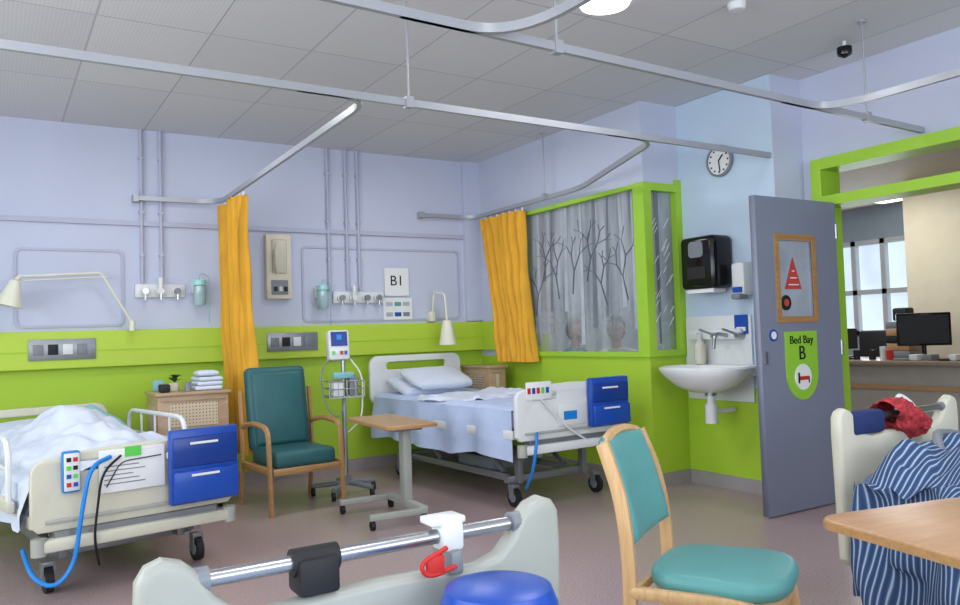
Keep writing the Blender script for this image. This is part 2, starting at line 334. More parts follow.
# ---------------- curtains
def curtain(name,x,y0,y1,z1,z0,shift,wfac,folds,amp,xs=0):
    b=B(name)
    def f(u,v):
        z=z1+(z0-z1)*v; w=(y1-y0)*(1-wfac*math.sin(min(v*1.6,1)*math.pi/2)); cy=(y0+y1)/2+shift*v
        a=amp*(.75+.45*v)
        ph=u*folds*2*math.pi+2.2*noise.noise(Vector((u*3,v*2.0,x)))+1.2*noise.noise(Vector((u*7,v*3.0,x+4)))
        return Vector((x+xs*v+a*math.sin(ph)*(1+.7*noise.noise(Vector((u*4,v*2,9))))+.02*noise.noise(Vector((u*9,v*5,1))),cy+w*(u-.5)+.35*a*math.cos(ph*1.02),z))
    b.grid(f,170,30,CURT)
    for k in range(int(folds)+1):
        y=y0+(y1-y0)*(k+.2)/folds
        if y<y1: b.cyl((x,y,z1-.01),(x,y,ZT-.03),.008,WHT,n=8)
    return b.fin(ang=80)
curtain('curtain',1.69,6.12,6.80,2.37,.35,-.1,.25,6,.07,.04)
curtain('curtain',4.235,5.98,6.74,2.37,.95,-.22,.3,7,.055,.0)
# ---------------- wall fixtures
b=B('conduit_pipes')
b.box(-2.6,4.14,YB-.03,YB-.001,2.2,2.24,PIPE)
for x,z0 in ((1.07,1.73),(1.22,1.73),(2.68,1.67),(2.86,1.67),(2.98,1.67)):
    b.cyl((x,YB-.025,z0),(x,YB-.025,H-.001),.014,PIPE,n=10)
    for z in (2.75,2.3,1.95): b.box(x-.02,x+.02,YB-.04,YB-.001,z,z+.02,PIPE)
b.fin()
def outlines(name,x0,x1,z0,z1):
    b=B(name); b.prism([rr(x0,x1,z0,z1,.05),rr(x0+.02,x1-.02,z0+.02,z1-.02,.04)],'xz',YB-.007,.012,PIPE); b.fin()
outlines('wall_panel_moulding',.16,.93,1.38,2.0); outlines('wall_panel_moulding',2.42,4.08,1.38,2.08); outlines('wall_panel_moulding',-1.2,-.1,1.38,2.0)
def gas(name,xs,z):
    b=B(name); b.box(min(xs)-.07,max(xs)+.07,YB-.03,YB-.001,z-.05,z+.06,WHT,bev=.008)
    for i,x in enumerate(xs):
        b.cyl((x,YB-.03,z),(x,YB-.06,z),.036,WHT,n=20); b.cyl((x,YB-.06,z),(x,YB-.10,z),.026,(STEEL,WHT,GREYP)[i%3],n=16)
        b.cyl((x,YB-.09,z),(x,YB-.09,z-.07),.01,STEEL,n=10)
    b.cyl((xs[1],YB-.08,z+.02),(xs[1],YB-.08,z+.11),.022,WHT,n=12)
    b.fin()
gas('medical_gas_outlets',(1.08,1.2,1.33),1.66); gas('medical_gas_outlets',(2.78,2.9,3.03,3.15),1.6)
CLR=mat('clear_bottle','#9fbec6',.1,var=.1,spec=.7)
for x,z in ((1.5,1.54),(2.58,1.5)):
    b=B('suction_bottle'); b.box(x-.05,x+.05,YB-.04,YB-.001,z+.1,z+.2,WHT,bev=.01); b.lathe([(.04,0),(.05,.02),(.05,.16),(.03,.18)],CLR,Matrix.Translation((x,YB-.1,z)),n=20)
    b.cyl((x,YB-.1,z+.17),(x,YB-.1,z+.21),.055,mat('aqua_lid','#9fd8dc',.3,var=0),n=20); b.tube(rnd([(x,YB-.1,z+.2),(x,YB-.1,z+.27),(x+.08,YB-.1,z+.25),(x+.08,YB-.08,z-.15)],.04),.005,CLR,n=6); b.fin()
b=B('wall_telephone'); b.box(2.08,2.31,YB-.07,YB-.001,1.59,2.17,BOX,bev=.015); b.box(2.13,2.26,YB-.085,YB-.07,1.82,2.12,CREAM,bev=.01); b.box(2.12,2.27,YB-.08,YB-.07,1.63,1.76,GREYP,bev=.004)
for i in range(3): b.box(2.14+.045*i,2.17+.045*i,YB-.088,YB-.08,1.66,1.70,(DARK,STEEL,DARK)[i])
b.tube(rnd([(2.17,YB-.08,2.08),(2.15,YB-.12,2.0),(2.15,YB-.12,1.88),(2.17,YB-.08,1.82)],.03),.014,BOX); b.fin()
b=B('bed_number_sign'); b.box(3.24,3.5,YB-.016,YB-.013,1.62,1.89,PAPER); b.text('B1',.14,MX(3.37,YB-.018,1.72),INK,.001)
b.box(3.22,3.53,YB-.016,YB-.013,1.39,1.6,PAPER)
for i in range(3):
    for j in range(2): b.box(3.25+.09*i,3.32+.09*i,YB-.018,YB-.016,1.42+.1*j,1.46+.1*j,(FROSTL,BLUE,GREYP,FROSTL,TEAL,FROSTL)[i+3*j])
b.fin(smooth=False)
for x0 in (2.07,.25):
    b=B('socket_panel'); b.box(x0,x0+.46,YB-.085,YB-.076,1.13,1.29,GREY,bev=.003)
    for i in range(4): b.box(x0+.03+.1*i,x0+.1+.1*i,YB-.095,YB-.085,1.17,1.25,(GREYP,DARK,WHT,GREYP)[i],bev=.003)
    b.fin()
b=B('wall_reading_lamp')
b.tube(rnd([(.97,YB-.09,1.37),(.97,YB-.14,1.4),(.75,YB-.14,1.8),(.2,YB-.2,1.76)],.03),.010,LAMPW); b.tube([(.8,YB-.14,1.77),(.22,YB-.2,1.73)],.005,LAMPW); b.cyl((.97,YB-.14,1.34),(.97,YB-.14,1.42),.024,LAMPW)
b.lathe([(.02,.2),(.035,.19),(.05,.14),(.09,0),(.085,0),(.045,.13),(.0,.15)],LAMPW,Matrix.Translation((.12,YB-.24,1.54))@Matrix.Rotation(rad(14),4,'Y')); b.cyl((.2,YB-.2,1.76),(.16,YB-.23,1.72),.018,LAMPW); b.fin()
b=B('wall_reading_lamp')
b.tube(rnd([(3.72,YB-.08,1.40),(3.72,YB-.12,1.65),(3.74,YB-.3,1.62),(3.73,YB-.35,1.36)],.04),.009,LAMPW); b.box(3.69,3.75,YB-.09,YB-.001,1.36,1.46,LAMPW,bev=.01)
b.lathe([(.02,.24),(.04,.23),(.055,.17),(.085,0),(.08,0),(.05,.16),(.0,.18)],LAMPW,Matrix.Translation((3.73,YB-.35,1.13))); b.fin()
EM=mat('lamp_emissive','#ffffff',.5,var=0,emit=2.5)
for x,y in ((2.80,3.14),(-.5,3.3),(1.2,.8),(3.6,.6)):
    b=B('ceiling_light'); b.lathe([(.14,0),(.14,-.03),(.13,-.05),(.11,-.055),(.0,-.055)],EM,Matrix.Translation((x,y,H-.001))); b.fin()
b=B('smoke_detector'); b.lathe([(.05,0),(.05,-.02),(.04,-.04),(.0,-.045)],WHT,Matrix.Translation((3.52,2.87,H-.001))); b.fin()
b=B('ceiling_camera'); b.cyl((4.62,2.95,H-.05),(4.62,2.95,H-.001),.012,WHT); b.lathe([(.0,-.04),(.045,-.04),(.045,-.07),(.04,-.09),(.0,-.11)],BLK,Matrix.Translation((4.62,2.95,H))); b.fin()
# ---------------- sink area
XP=XS-.022
b=B('wash_basin')
b.box(XP,XS-.002,3.84,4.47,.66,1.30,WHT,bev=.005)
cy=4.02
b.lathe([(.0,-.16),(.12,-.155),(.24,-.11),(.33,-.04),(.365,.0),(.37,.02),(.35,.03),(.32,.02),(.27,-.04),(.16,-.10),(.0,-.115)],PORC,Matrix.Translation((4.405,cy,.905))@Matrix.Diagonal((.78,1,1,1)),n=40)
b.box(4.58,XP,cy-.29,cy+.29,.86,.935,PORC,bev=.015)
b.box(XS-.07,XP,3.9,4.4,1.12,1.2,WHT,bev=.01)
b.tube(rnd([(XS-.05,cy,1.15),(4.52,cy,1.17),(4.5,cy,1.06)],.05),.014,STEEL,n=10)
for y in (cy-.11,cy+.11):
    b.cyl((XP,y,1.15),(4.62,y,1.15),.022,STEEL); b.tube([(4.62,y,1.16),(4.5,y+.02,1.2)],.009,STEEL)
b.cyl((4.45,cy,.76),(4.45,cy,.62),.03,WHT); b.cyl((4.45,cy,.66),(4.45,cy,.52),.045,WHT,n=20); b.tube(rnd([(4.45,cy,.6),(4.55,cy,.6),(4.695,cy,.6)],.02),.018,WHT)
b.cyl((4.45,cy,.72),(4.45,cy,.75),.042,STEEL)
b.fin()
b=B('paper_towel_dispenser'); b.box(4.5,XS-.002,3.98,4.32,1.50,1.90,BLK,bev=.04,seg=3); b.box(4.495,4.505,4.06,4.24,1.58,1.67,DARK); b.prism(rr(4.08,4.22,1.74,1.86,.03),'yz',4.498,.006,GREYP); b.box(4.53,4.66,4.02,4.28,1.475,1.51,PAPER); b.fin()
b=B('soap_dispenser'); b.box(4.6,XS-.002,3.80,3.92,1.44,1.68,WHT,bev=.025); b.box(4.592,4.602,3.82,3.90,1.46,1.5,BLUE); b.box(4.57,4.66,3.82,3.90,1.41,1.45,GREYP,bev=.01); b.fin()
b=B('hand_wash_notice'); b.box(XS-.006,XS-.001,3.66,3.82,1.0,1.18,BLUE); b.box(XS-.008,XS-.006,3.68,3.8,1.1,1.16,PAPER); b.fin(smooth=False)
b=B('blue_notice'); b.box(XP-.009,XP-.005,3.86,3.98,1.16,1.30,BLUE); b.box(XP-.011,XP-.009,3.88,3.96,1.18,1.21,PAPER); b.fin(smooth=False)
b=B('lotion_bottle'); b.lathe([(.0,0),(.04,0),(.045,.02),(.045,.15),(.02,.18),(.015,.2),(.0,.2)],CREAM,Matrix.Translation((4.62,4.26,.937)),n=20); b.cyl((4.62,4.26,1.12),(4.62,4.26,1.17),.012,WHT); b.box(4.57,4.63,4.25,4.27,1.16,1.175,WHT); b.fin()
b=B('wall_clock'); T=Matrix.Translation((XS-.001,4.06,2.47))@Matrix.Rotation(rad(-90),4,'Y')
b.lathe([(.0,0),(.12,0),(.12,.03),(.108,.035),(.104,.02),(.0,.02)],GREYP,T,n=36); b.lathe([(.0,.02),(.104,.02),(.104,.024),(.0,.024)],PAPER,T,n=36)
for k in range(12):
    a=rad(30*k); b.box(XS-.03,XS-.026,4.06+.085*math.sin(a)-.006,4.06+.085*math.sin(a)+.006,2.47+.085*math.cos(a)-.006,2.47+.085*math.cos(a)+.006,INK)
b.tube([(XS-.03,4.06,2.47),(XS-.03,4.02,2.51)],.005,INK,n=6); b.tube([(XS-.03,4.06,2.47),(XS-.03,4.05,2.39)],.004,INK,n=6); b.fin()
# ---------------- beds
def caster(b,x,y,r=.065,a=0):
    b.cyl((x-.018,y,r),(x+.018,y,r),r,DARK,n=20); b.cyl((x-.021,y,r),(x+.021,y,r),r*.5,GREYP,n=12)
    for s_ in (-1,1): b.box(x+s_*.026-.004,x+s_*.026+.004,y-.02,y+.03,r-.01,r*2+.01,GREY)
    b.box(x-.03,x+.03,y-.02,y+.04,r*2,r*2+.025,GREY,bev=.005)
def mattress_sheet(b,zt,L,W,hangL,hangR,m,v0,v1,seed=0,puff=.012,flat_foot=False):
    w=W/2; tot=hangL+W+hangR
    def f(u,v):
        s_=u*tot; y=v0+(v1-v0)*v
        hem=.06*noise.noise(Vector((y*2.2,seed,2)))
        if s_<hangL:
            t=(hangL-s_); x=-w-.02-.025*(1+math.sin(y*14+seed+2*noise.noise(Vector((y*2,0,seed)))))*min(1,t/hangL*1.5); z=zt-t*(1+hem*2)
        elif s_>hangL+W:
            t=s_-hangL-W; x=w+.02+.02*math.sin(y*15+seed)*min(1,t/max(hangR,.01)*1.5); z=zt-t*(1+hem*2)
        else:
            x=-w+(s_-hangL); z=zt+.004
            e=min(x+w,w-x); 
            if e<.04: z-=.02*(1-e/.04)**2
            z+=puff*(.5+noise.noise(Vector((x*3,y*3,seed))))+puff*.7*noise.noise(Vector((x*9,y*9,seed)))
        return Vector((x,y,z))
    b.grid(f,60,70,m)
def bed(name,loc,rz,zt,L,W,zfoot,zhead,style,col,sheet,hang=(.15,.15),extra=None):
    b=B(name); hw=W/2+.03
    for x in (-.3,.3): b.box(x-.025,x+.025,.28,L-.28,.15,.2,GREY,bev=.004)
    for y in (.3,L-.32): b.box(-.38,.38,y-.03,y+.03,.15,.2,GREY,bev=.004)
    for x in (-.38,.38):
        for y in (.2,L-.36): caster(b,x,y)
    b.box(-.22,.22,.7,1.2,.17,.27,GREYP,bev=.02)
    zp=zt-.2
    for x in (-.28,.28):
        b.tube([(x,.45,.2),(x,.95,zp)],.022,GREY); b.tube([(x,L-.9,.2),(x,L-.45,zp)],.022,GREY)
    b.box(-hw+.06,hw-.06,.05,L-.05,zp,zp+.04,GREY,bev=.004)
    for x in (-hw,hw-.03): b.box(x,x+.03,.05,L-.05,zp-.01,zp+.05,col,bev=.006)
    b.box(-W/2,W/2,.06,L-.06,zp+.045,zt,WSHEET,bev=.04,seg=3)
    mattress_sheet(b,zt,L,W,hang[0],hang[1],sheet,.07,L-.08,seed=loc[0])
    zb=zfoot-.38
    if style=='A':
        o=[(-.5,zb+.03),(-.47,zb),(.47,zb),(.5,zb+.03),(.5,zfoot-.1)]+[(.5-.09*(1-math.cos(rad(a))),zfoot-.1+.07*math.sin(rad(a))) for a in range(15,91,15)]
        o+=[(x/10,zfoot-.03+.03*math.cos(x/10*3.4)) for x in (3,1.5,0,-1.5,-3)]
        o+=[(-.5+.09*(1-math.cos(rad(a))),zfoot-.1+.07*math.sin(rad(a))) for a in range(90,14,-15)]+[(-.5,zfoot-.1)]
        b.prism([o,rr(-.36,-.14,zfoot-.11,zfoot-.06,.02),rr(.14,.36,zfoot-.11,zfoot-.06,.02)],'xz',0,.04,col,bev=.008)
        b.box(-.44,.44,-.032,-.02,zb+.04,zb+.06,BEIGE,bev=.004); b.box(-.47,.47,-.06,.02,zb-.09,zb-.03,col,bev=.012); b.box(-.40,.40,-.03,.03,zb-.03,zb,GREY)
        for x in (-.47,.47): b.cyl((x,-.03,zb-.10),(x,-.03,zb-.02),.035,BEIGE,n=18)
        for x in (-.3,.3): b.box(x-.02,x+.02,-.01,.3,zb-.12,zb-.07,GREY,bev=.004); b.box(x-.02,x+.02,.22,.28,.15,zb-.07,GREY,bev=.004)
    else:
        zb=zfoot-.62
        o=[(-.43,zb),(.43,zb),(.46,zb+.03)]
        R_=[(.475,zfoot-.10),(.472,zfoot-.03),(.455,zfoot-.005),(.425,zfoot+.005),(.39,zfoot-.005),(.36,zfoot-.03),(.335,zfoot-.07),(.30,zfoot-.10),(.24,zfoot-.115),(.12,zfoot-.108)]
        o+=R_+[(0,zfoot-.105)]+[(-x,z) for x,z in R_[::-1]]+[(-.46,zb+.03)]
        o=[(x*.935,z) for x,z in o]
        b.prism([o],'xz',0,.05,col,bev=.016)
        b.tube([(-.37,.0,zfoot-.045),(.37,.0,zfoot-.045)],.015,STEEL,n=14)
        for x in (-.34,.34): b.cyl((x-.02,0,zfoot-.045),(x+.02,0,zfoot-.045),.023,GREYP,n=14)
    zh=zhead; hb=zt-.1
    o=rr(-.49,.49,hb,zh,.09,6); hol=rr(-.32,.32,zh-.13,zh-.06,.03)
    b.prism([o,hol],'xz',L,.04,col,bev=.008)
    if extra: extra(b,zt,L,W,zfoot,zb)
    return b.fin(loc,rz)
def holder(b,x0,x1,z0,z1,y=-.03):
    b.box(x0,x1,y-.05,y,z0,z1,BLUE,bev=.012)
    b.box(x0+.01,x1-.01,y-.075,y-.045,z0+.01,(z0+z1)/2-.02,BLUE,bev=.01)
    b.box(x0+.01,x1-.01,y-.06,y-.045,(z0+z1)/2+.0,z1-.04,BLUE2,bev=.008)
    b.box(x0+.1,x1-.12,y-.079,y-.074,(z0+z1)/2-.05,(z0+z1)/2-.038,PAPER); b.box(x0+.1,x1-.12,y-.064,y-.059,z1-.08,z1-.068,PAPER)
def ex_b1(b,zt,L,W,zf,zb):
    b.pillow((-.08,L-.3,zt+.07),.62,.42,.15,WSHEET,rx=rad(14),seed=2); b.pillow((-.02,L-.42,zt+.14),.62,.4,.14,WSHEET,rx=rad(20),seed=5,rz=rad(4))
    holder(b,.12,.49,zf-.33,zf+.02)
    b.box(-.42,-.2,-.03,-.022,zf-.10,zf+.02,PAPER,bev=.003)
    for k in range(5): b.box(-.41+.04*k,-.385+.04*k,-.034,-.03,zf-.06,zf-.02,(RED,BLUE,RED,GREEN,BLUE)[k])
    b.box(-.15,.1,-.034,-.022,zf-.3,zf-.15,WHT,bev=.005); b.box(-.1,.02,-.036,-.034,zf-.26,zf-.2,CABLE)
    b.tube(rnd([(-.34,-.03,zf-.33),(-.38,-.08,zf-.36),(-.4,-.05,zb-.2),(-.35,.1,zb-.34)],.1),.011,CABLE)
    b.tube(rnd([(-.3,-.035,zf-.1),(-.1,-.04,zf-.3),(.1,-.04,zf-.42)],.1),.008,WHT)
    def rk(u,v):
        y=.75+.75*v; x=-.47+.94*u
        e=min(u,1-u,v,1-v)
        return Vector((x+.03*math.sin(y*9),y,zt+.03+.035*(noise.noise(Vector((x*5,y*4,1)))+.5*noise.noise(Vector((x*13,y*11,1))))-(.03*(1-e/.05) if e<.05 else 0)))
    b.grid(rk,44,36,WSHEET)
bed('hospital_bed',(3.52,4.47,0),rad(2),.70,2.25,.92,.86,1.05,'A',WHT,SHEET,(.36,.2),ex_b1)
def ex_l(b,zt,L,W,zf,zb):
    b.pillow((.0,L-.3,zt+.08),.66,.44,.16,WSHEET,rx=rad(12),seed=9)
    def f(u,v):
        x=-.50+1.0*u; y=.12+1.9*v
        r=math.exp(-((x+.02)/.3)**2)*min(1,.15+v*1.6)
        z=zt+.03+.28*r*(.6+.4*math.sin(v*4.2-.3))+.07*noise.noise(Vector((x*4,y*4,3)))*min(1,.3+v*2)+.035*noise.noise(Vector((x*11,y*11,3)))
        e=min(u,1-u)
        if e<.1: z-=(.1-e)*2.6
        return Vector((x+.03*noise.noise(Vector((y*5,z,8))),y,max(z,zt-.25)))
    b.grid(f,64,80,WSHEET)
    def g(u,v):
        x=.05+.36*u; y=1.35+.4*v
        return Vector((x,y,zt+.2+.09*math.sin(v*3.1)*math.sin(u*3.1)+.04*noise.noise(Vector((x*12,y*12,6)))-.1*u))
    b.grid(g,26,26,TEALCL)
    holder(b,.13,.5,zf-.34,zf+.05,-.05)
    b.box(-.2,.12,-.045,-.022,zf-.23,zf-.02,PAPER,bev=.004); b.box(-.08,.0,-.05,-.045,zf-.06,zf-.01,GREEN)
    for k in range(5): b.box(-.18,.02-.03*(k%3),-.047,-.045,zf-.19+.022*k,zf-.185+.022*k,GREYP)
    b.tube(rnd([(-.17,-.05,zf-.2),(-.1,-.05,zf-.08),(.1,-.05,zf-.07)],.04),.003,INK,n=6)
    b.box(-.37,-.29,-.06,-.022,zf-.2,zf+.0,CABLE,bev=.01); b.box(-.365,-.295,-.066,-.058,zf-.19,zf-.01,WHT,bev=.004)
    for k in range(4):
        for j in range(2): b.box(-.355+.03*j,-.335+.03*j,-.07,-.065,zf-.17+.04*k,zf-.15+.04*k,(RED,BLUE,GREEN,INK)[(k+j)%4])
    b.tube(rnd([(-.15,-.05,zf-.05),(-.26,-.1,zf-.08),(-.30,-.1,zf-.3),(-.33,-.09,zb-.16),(-.42,-.1,zb-.25),(-.5,-.02,zb-.2),(-.5,.15,zb-.1)],.1),.011,CABLE)
    b.tube(rnd([(-.1,-.05,zf-.05),(-.2,-.08,zf-.12),(-.24,-.08,zb-.05),(-.2,-.02,zb-.2)],.08),.006,INK)
    for s_ in (-1,1):
        x=s_*(W/2+.06); y0,y1=(.35,1.3) if s_<0 else (.7,1.75)
        b.tube(rnd([(x,y0,zt-.12),(x,y0,zt+.2),(x,y1,zt+.2),(x,y1,zt-.12)],.12),.015,WHT)
        b.tube([(x,y0+.02,zt+.05),(x,y1-.02,zt+.05)],.011,WHT); 
        for k in range(1,4): b.cyl((x,y0+(y1-y0)*k/4,zt-.12),(x,y0+(y1-y0)*k/4,zt+.2),.008,WHT,n=8)
    b.box(-W/2-.08,-W/2-.04,.3,1.9,zt-.16,zt-.1,CREAM,bev=.01)
bed('hospital_bed',(.65,4.44,0),rad(10),.56,2.15,.92,.72,.80,'A',CREAM,WSHEET,(.22,.2),ex_l)
def ex_n(b,zt,L,W,zf,zb):
    b.tube([(.17,0,zf-.045),(.08,0,zf-.045)],.026,DARK,n=14)
    b.box(.085,.165,-.04,.036,zf-.105,zf-.035,DARK,bev=.01)
    b.box(-.19,-.14,-.03,.03,zf-.075,zf-.012,WHT,bev=.01); b.box(-.20,-.12,-.04,.02,zf-.022,zf-.006,WHT,bev=.005); b.box(-.18,-.15,-.045,.042,zf-.12,zf-.07,GREYP,bev=.008)
    b.tube(rnd([(-.14,.04,zf-.06),(-.07,.05,zf-.08),(-.09,.05,zf-.11),(-.16,.04,zf-.10)],.03),.005,RED); b.box(-.13,-.09,.04,.05,zf-.11,zf-.07,RED,bev=.003)
bed('hospital_bed',(.645,1.46,0),rad(180),.62,2.15,.86,.85,1.0,'C',BEIGE,SHEET,(.15,.15),ex_n)
def ex_r(b,zt,L,W,zf,zb):
    b.box(.14,.36,-.035,.035,zf-.11,zf-.015,mat('navy_cloth','#1d2f63',.8),bev=.02)
    def g(u,v):
        a=u*2*math.pi; r=.075+.02*noise.noise(Vector((math.cos(a)*2,math.sin(a)*2,v*4)))+.01*noise.noise(Vector((math.cos(a)*6,math.sin(a)*6,v*9)))
        return Vector((.1-.24*v,.9*r*math.cos(a),zf-.035-.06*v+r*math.sin(a)*(.6+.5*math.sin(v*3.1))))
    b.grid(g,40,20,mat('red_white_cloth','#a83038',.8,var=.6,scale=45))
    b.tube(rnd([(.0,0,zf-.04),(-.06,-.03,zf+.03),(-.12,0,zf-.02),(-.1,.02,zf-.08)],.03),.012,WHT)
    b.tube(rnd([(.22,.3,zt+.12),(.12,.22,zt+.22),(-.05,.2,zt+.2),(-.25,.2,zt+.15)],.05),.018,GREYP)
bed('hospital_bed',(3.30,1.95,0),rad(180),.55,2.15,.86,.87,1.0,'C',CREAM,SHEET,(.2,.15),ex_r)
b=B('striped_dressing_gown')
def fr(u,v):
    s_=u*1.25; y=1.1+.74*v
    n1=noise.noise(Vector((u*5,v*4,2)));n2=noise.noise(Vector((u*12,v*12,7)))
    if s_<.38:
        t=.38-s_; x=2.77-.05*math.sin(v*16+n1*3)-.03*n1-.03*(t/.42); z=.61-t*1.1
    else:
        x=2.77+(s_-.38)*1.0; z=.61+.11*math.sin(min(1,(s_-.38)/.3)*math.pi/2)+.09*n1
        z-=.06*max(0,v-.85)/.15
    return Vector((x+.03*n2,y,z+.04*n2))
b.grid(fr,80,60,STRIPE); b.fin(ang=80)
# ---------------- lockers
def locker(name,x0,x1,y0,y1,h):
    b=B(name); b.box(x0,x1,y0,y1,.08,h-.02,LOCK,bev=.006); b.box(x0-.015,x1+.015,y0-.02,y1+.01,h-.025,h,LOCK,bev=.008)
    b.box(x0+.08,x1-.08,y0-.008,y0,h-.25,h-.08,LATT); b.box(x0+.03,x1-.03,y0-.014,y0-.002,h-.06,h-.05,LOCK)
    b.box(x0+.03,x1-.03,y0-.014,y0-.002,h-.32,h-.3,LOCK); b.box(x0+.03,x1-.03,y0-.016,y0,.14,h-.36,LOCK,bev=.004)
    b.box(x0-.006,x0,y0+.1,y1-.1,h-.28,h-.1,LATT)
    b.box((x0+x1)/2-.05,(x0+x1)/2+.05,y0-.035,y0-.016,h-.42,h-.40,STEEL,bev=.004)
    for x in (x0+.06,x1-.06):
        for y in (y0+.06,y1-.06): b.cyl((x-.012,y,.03),(x+.012,y,.03),.03,DARK); b.box(x-.015,x+.015,y-.015,y+.015,.05,.09,GREY)
    b.fin()
locker('bedside_locker',1.02,1.52,6.05,6.5,.87); locker('bedside_locker',3.98,4.17,6.28,6.78,.92)
b=B('folded_towels')
for k in range(3):
    b.box(1.30+.008*k,1.50-.006*k,6.10,6.34,.8725+.033*k,.903+.033*k,WSHEET,bev=.013,seg=3,M=Matrix.Translation((1.4,6.22,0))@Matrix.Rotation(rad(5*k-4),4,'Z')@Matrix.Translation((-1.4,-6.22,0)))
b.pillow((1.4,6.22,.995),.17,.18,.05,WSHEET,seed=4)
b.fin()
b=B('toiletry_items'); b.box(1.05,1.12,6.10,6.2,.872,.93,DARK,bev=.01); b.cyl((1.245,6.12,.872),(1.245,6.12,.94),.025,GREYP); b.box(1.05,1.13,6.4,6.43,.872,.95,TEALCL,bev=.005); b.fin()
b=B('potted_plant'); b.lathe([(.0,0),(.03,0),(.04,.06),(.036,.06),(.0,.05)],BOX,Matrix.Translation((1.18,6.28,.872)),n=18)
LEAF=mat('leaf','#3e5a34',.6,var=.2); random.seed(11)
for k in range(30):
    a=random.uniform(0,6.28); l=random.uniform(.04,.085); z=.93+random.uniform(0,.04); c_,s_=math.cos(a),math.sin(a)
    b.grid(lambda u,v:Vector((1.18+c_*l*u-s_*(v-.5)*.03*math.sin(u*3.1),6.28+s_*l*u+c_*(v-.5)*.03*math.sin(u*3.1),z+.07*u-.05*u*u)),5,2,LEAF)
b.fin()
# ---------------- high back chair
b=B('high_back_armchair')
W2=.27
b.box(-W2+.02,W2-.02,.02,.5,.33,.46,TEALD,bev=.04,seg=3)
b.box(-W2+.02,W2-.02,-.06,.05,0,.66,TEALD,bev=.04,seg=3,M=Matrix.Translation((0,.52,.42))@Matrix.Rotation(rad(-9),4,'X'))
b.box(-W2+.05,W2-.05,-.075,.0,.03,.62,TEALD,bev=.035,seg=3,M=Matrix.Translation((0,.515,.42))@Matrix.Rotation(rad(-9),4,'X'))
for s_ in (-1,1):
    x=s_*(W2+.022)
    b.tube(rnd([(x,.0,0),(x,.03,.58),(x,.08,.645),(x,.35,.66),(x,.56,.62)],.08,6),.02,WOOD,n=6,sx=1.1)
    b.tube(rnd([(x,.62,0),(x,.55,.42),(x,.60,.9)],.1),.019,WOOD,n=6,sx=1.1)
    b.box(x-.016,x+.016,.02,.56,.3,.35,WOOD,bev=.006)
b.box(-W2,W2,.0,.03,.29,.34,WOOD,bev=.006); b.box(-W2,W2,.56,.59,.29,.34,WOOD,bev=.006)
b.fin((1.93,5.5,0),rad(5),scale=.95)
# ---------------- vital signs monitor
b=B('vital_signs_monitor')
for k in range(5):
    a=rad(72*k+20); c_,s_=math.cos(a),math.sin(a)
    b.tube([(0,0,.1),(.13*c_,.13*s_,.09),(.26*c_,.26*s_,.08)],.02,GREYP); b.cyl((.26*c_-.012,.26*s_,.035),(.26*c_+.012,.26*s_,.035),.035,DARK); b.cyl((.26*c_,.26*s_,.05),(.26*c_,.26*s_,.09),.012,GREY)
b.cyl((0,0,.08),(0,0,1.12),.018,STEEL); b.cyl((0,0,.08),(0,0,.15),.045,GREYP)
b.box(-.14,.14,-.13,.1,.78,.79,STEEL)
for z in (.79,.85,.91): b.tube([(-.14,-.13,z),(.14,-.13,z),(.14,.1,z),(-.14,.1,z),(-.14,-.13,z)],.005,STEEL,n=6)
for x in (-.14,-.07,0,.07,.14): b.cyl((x,-.13,.79),(x,-.13,.91),.004,STEEL,n=6)
b.box(-.1,-.02,-.1,.05,.79,.9,WHT,bev=.01); b.box(.03,.1,-.08,.04,.79,.95,GREYP,bev=.01); b.box(-.1,.06,-.11,-.03,.93,.98,TEALCL,bev=.01)
T=Matrix.Translation((-.04,0,1.2))@Matrix.Rotation(rad(-8),4,'X')
b.box(-.085,.085,-.06,.06,-.13,.11,WHT,bev=.02,M=T); b.box(-.065,.065,-.066,-.06,-.02,.095,BLUE2,M=T)
for k in range(4): b.box(-.06+.033*k,-.04+.033*k,-.07,-.06,-.09,-.06,(GREEN,WHT,RED,BLUE)[k],M=T)
b.box(-.02,.02,-.07,-.065,.03,.07,CABLE,M=T)
b.tube(rnd([(-.1,-.02,1.1),(-.2,-.05,1.0),(-.16,-.05,.7),(-.05,-.08,.6),(0,-.05,.8)],.1),.006,GREYP); b.tube(rnd([(.05,-.05,1.08),(.14,-.08,.95),(.12,-.1,.6),(.02,-.04,.5)],.1),.006,WHT)
b.fin((2.37,5.88,0),rad(-10),scale=.98)
# ---------------- overbed tables
def obtable(name,loc,rz,h,lx,ly,offx,col=GREYP):
    b=B(name); b.prism(rr(-lx/2,lx/2,-ly/2,ly/2,.06,6),'xy',h-.012,.024,WOODT,bev=.005)
    b.prism([rr(-lx/2-.004,lx/2+.004,-ly/2-.004,ly/2+.004,.064,6),rr(-lx/2+.01,lx/2-.01,-ly/2+.01,ly/2-.01,.05,6)],'xy',h-.014,.018,WOOD)
    b.box(-lx*.3,lx*.3,-ly*.35,ly*.35,h-.05,h-.026,col,bev=.004)
    x=offx
    b.box(x-.03,x+.03,-.045,.045,.08,h-.04,BEIGE,bev=.008); b.box(x-.022,x+.022,-.035,.035,.3,h-.05,STEEL,bev=.004)
    for y in (-ly*.36,ly*.36): b.box(x-.38,x+.02,y-.02,y+.02,.06,.1,BEIGE,bev=.006)
    b.box(x-.025,x+.025,-ly*.38,ly*.38,.06,.11,BEIGE,bev=.006)
    ex=x-.36
    for xx in (x,ex):
        for y in (-ly*.36,ly*.36): b.cyl((xx-.012,y,.03),(xx+.012,y,.03),.03,DARK); b.box(xx-.012,xx+.012,y-.012,y+.012,.04,.07,DARK)
    return b.fin(loc,rz)
obtable('overbed_table',(2.33,4.95,0),rad(-3),.655,.36,.8,.1)
obtable('overbed_table',(1.86,.76,0),rad(-12),.75,.5,.86,.2)
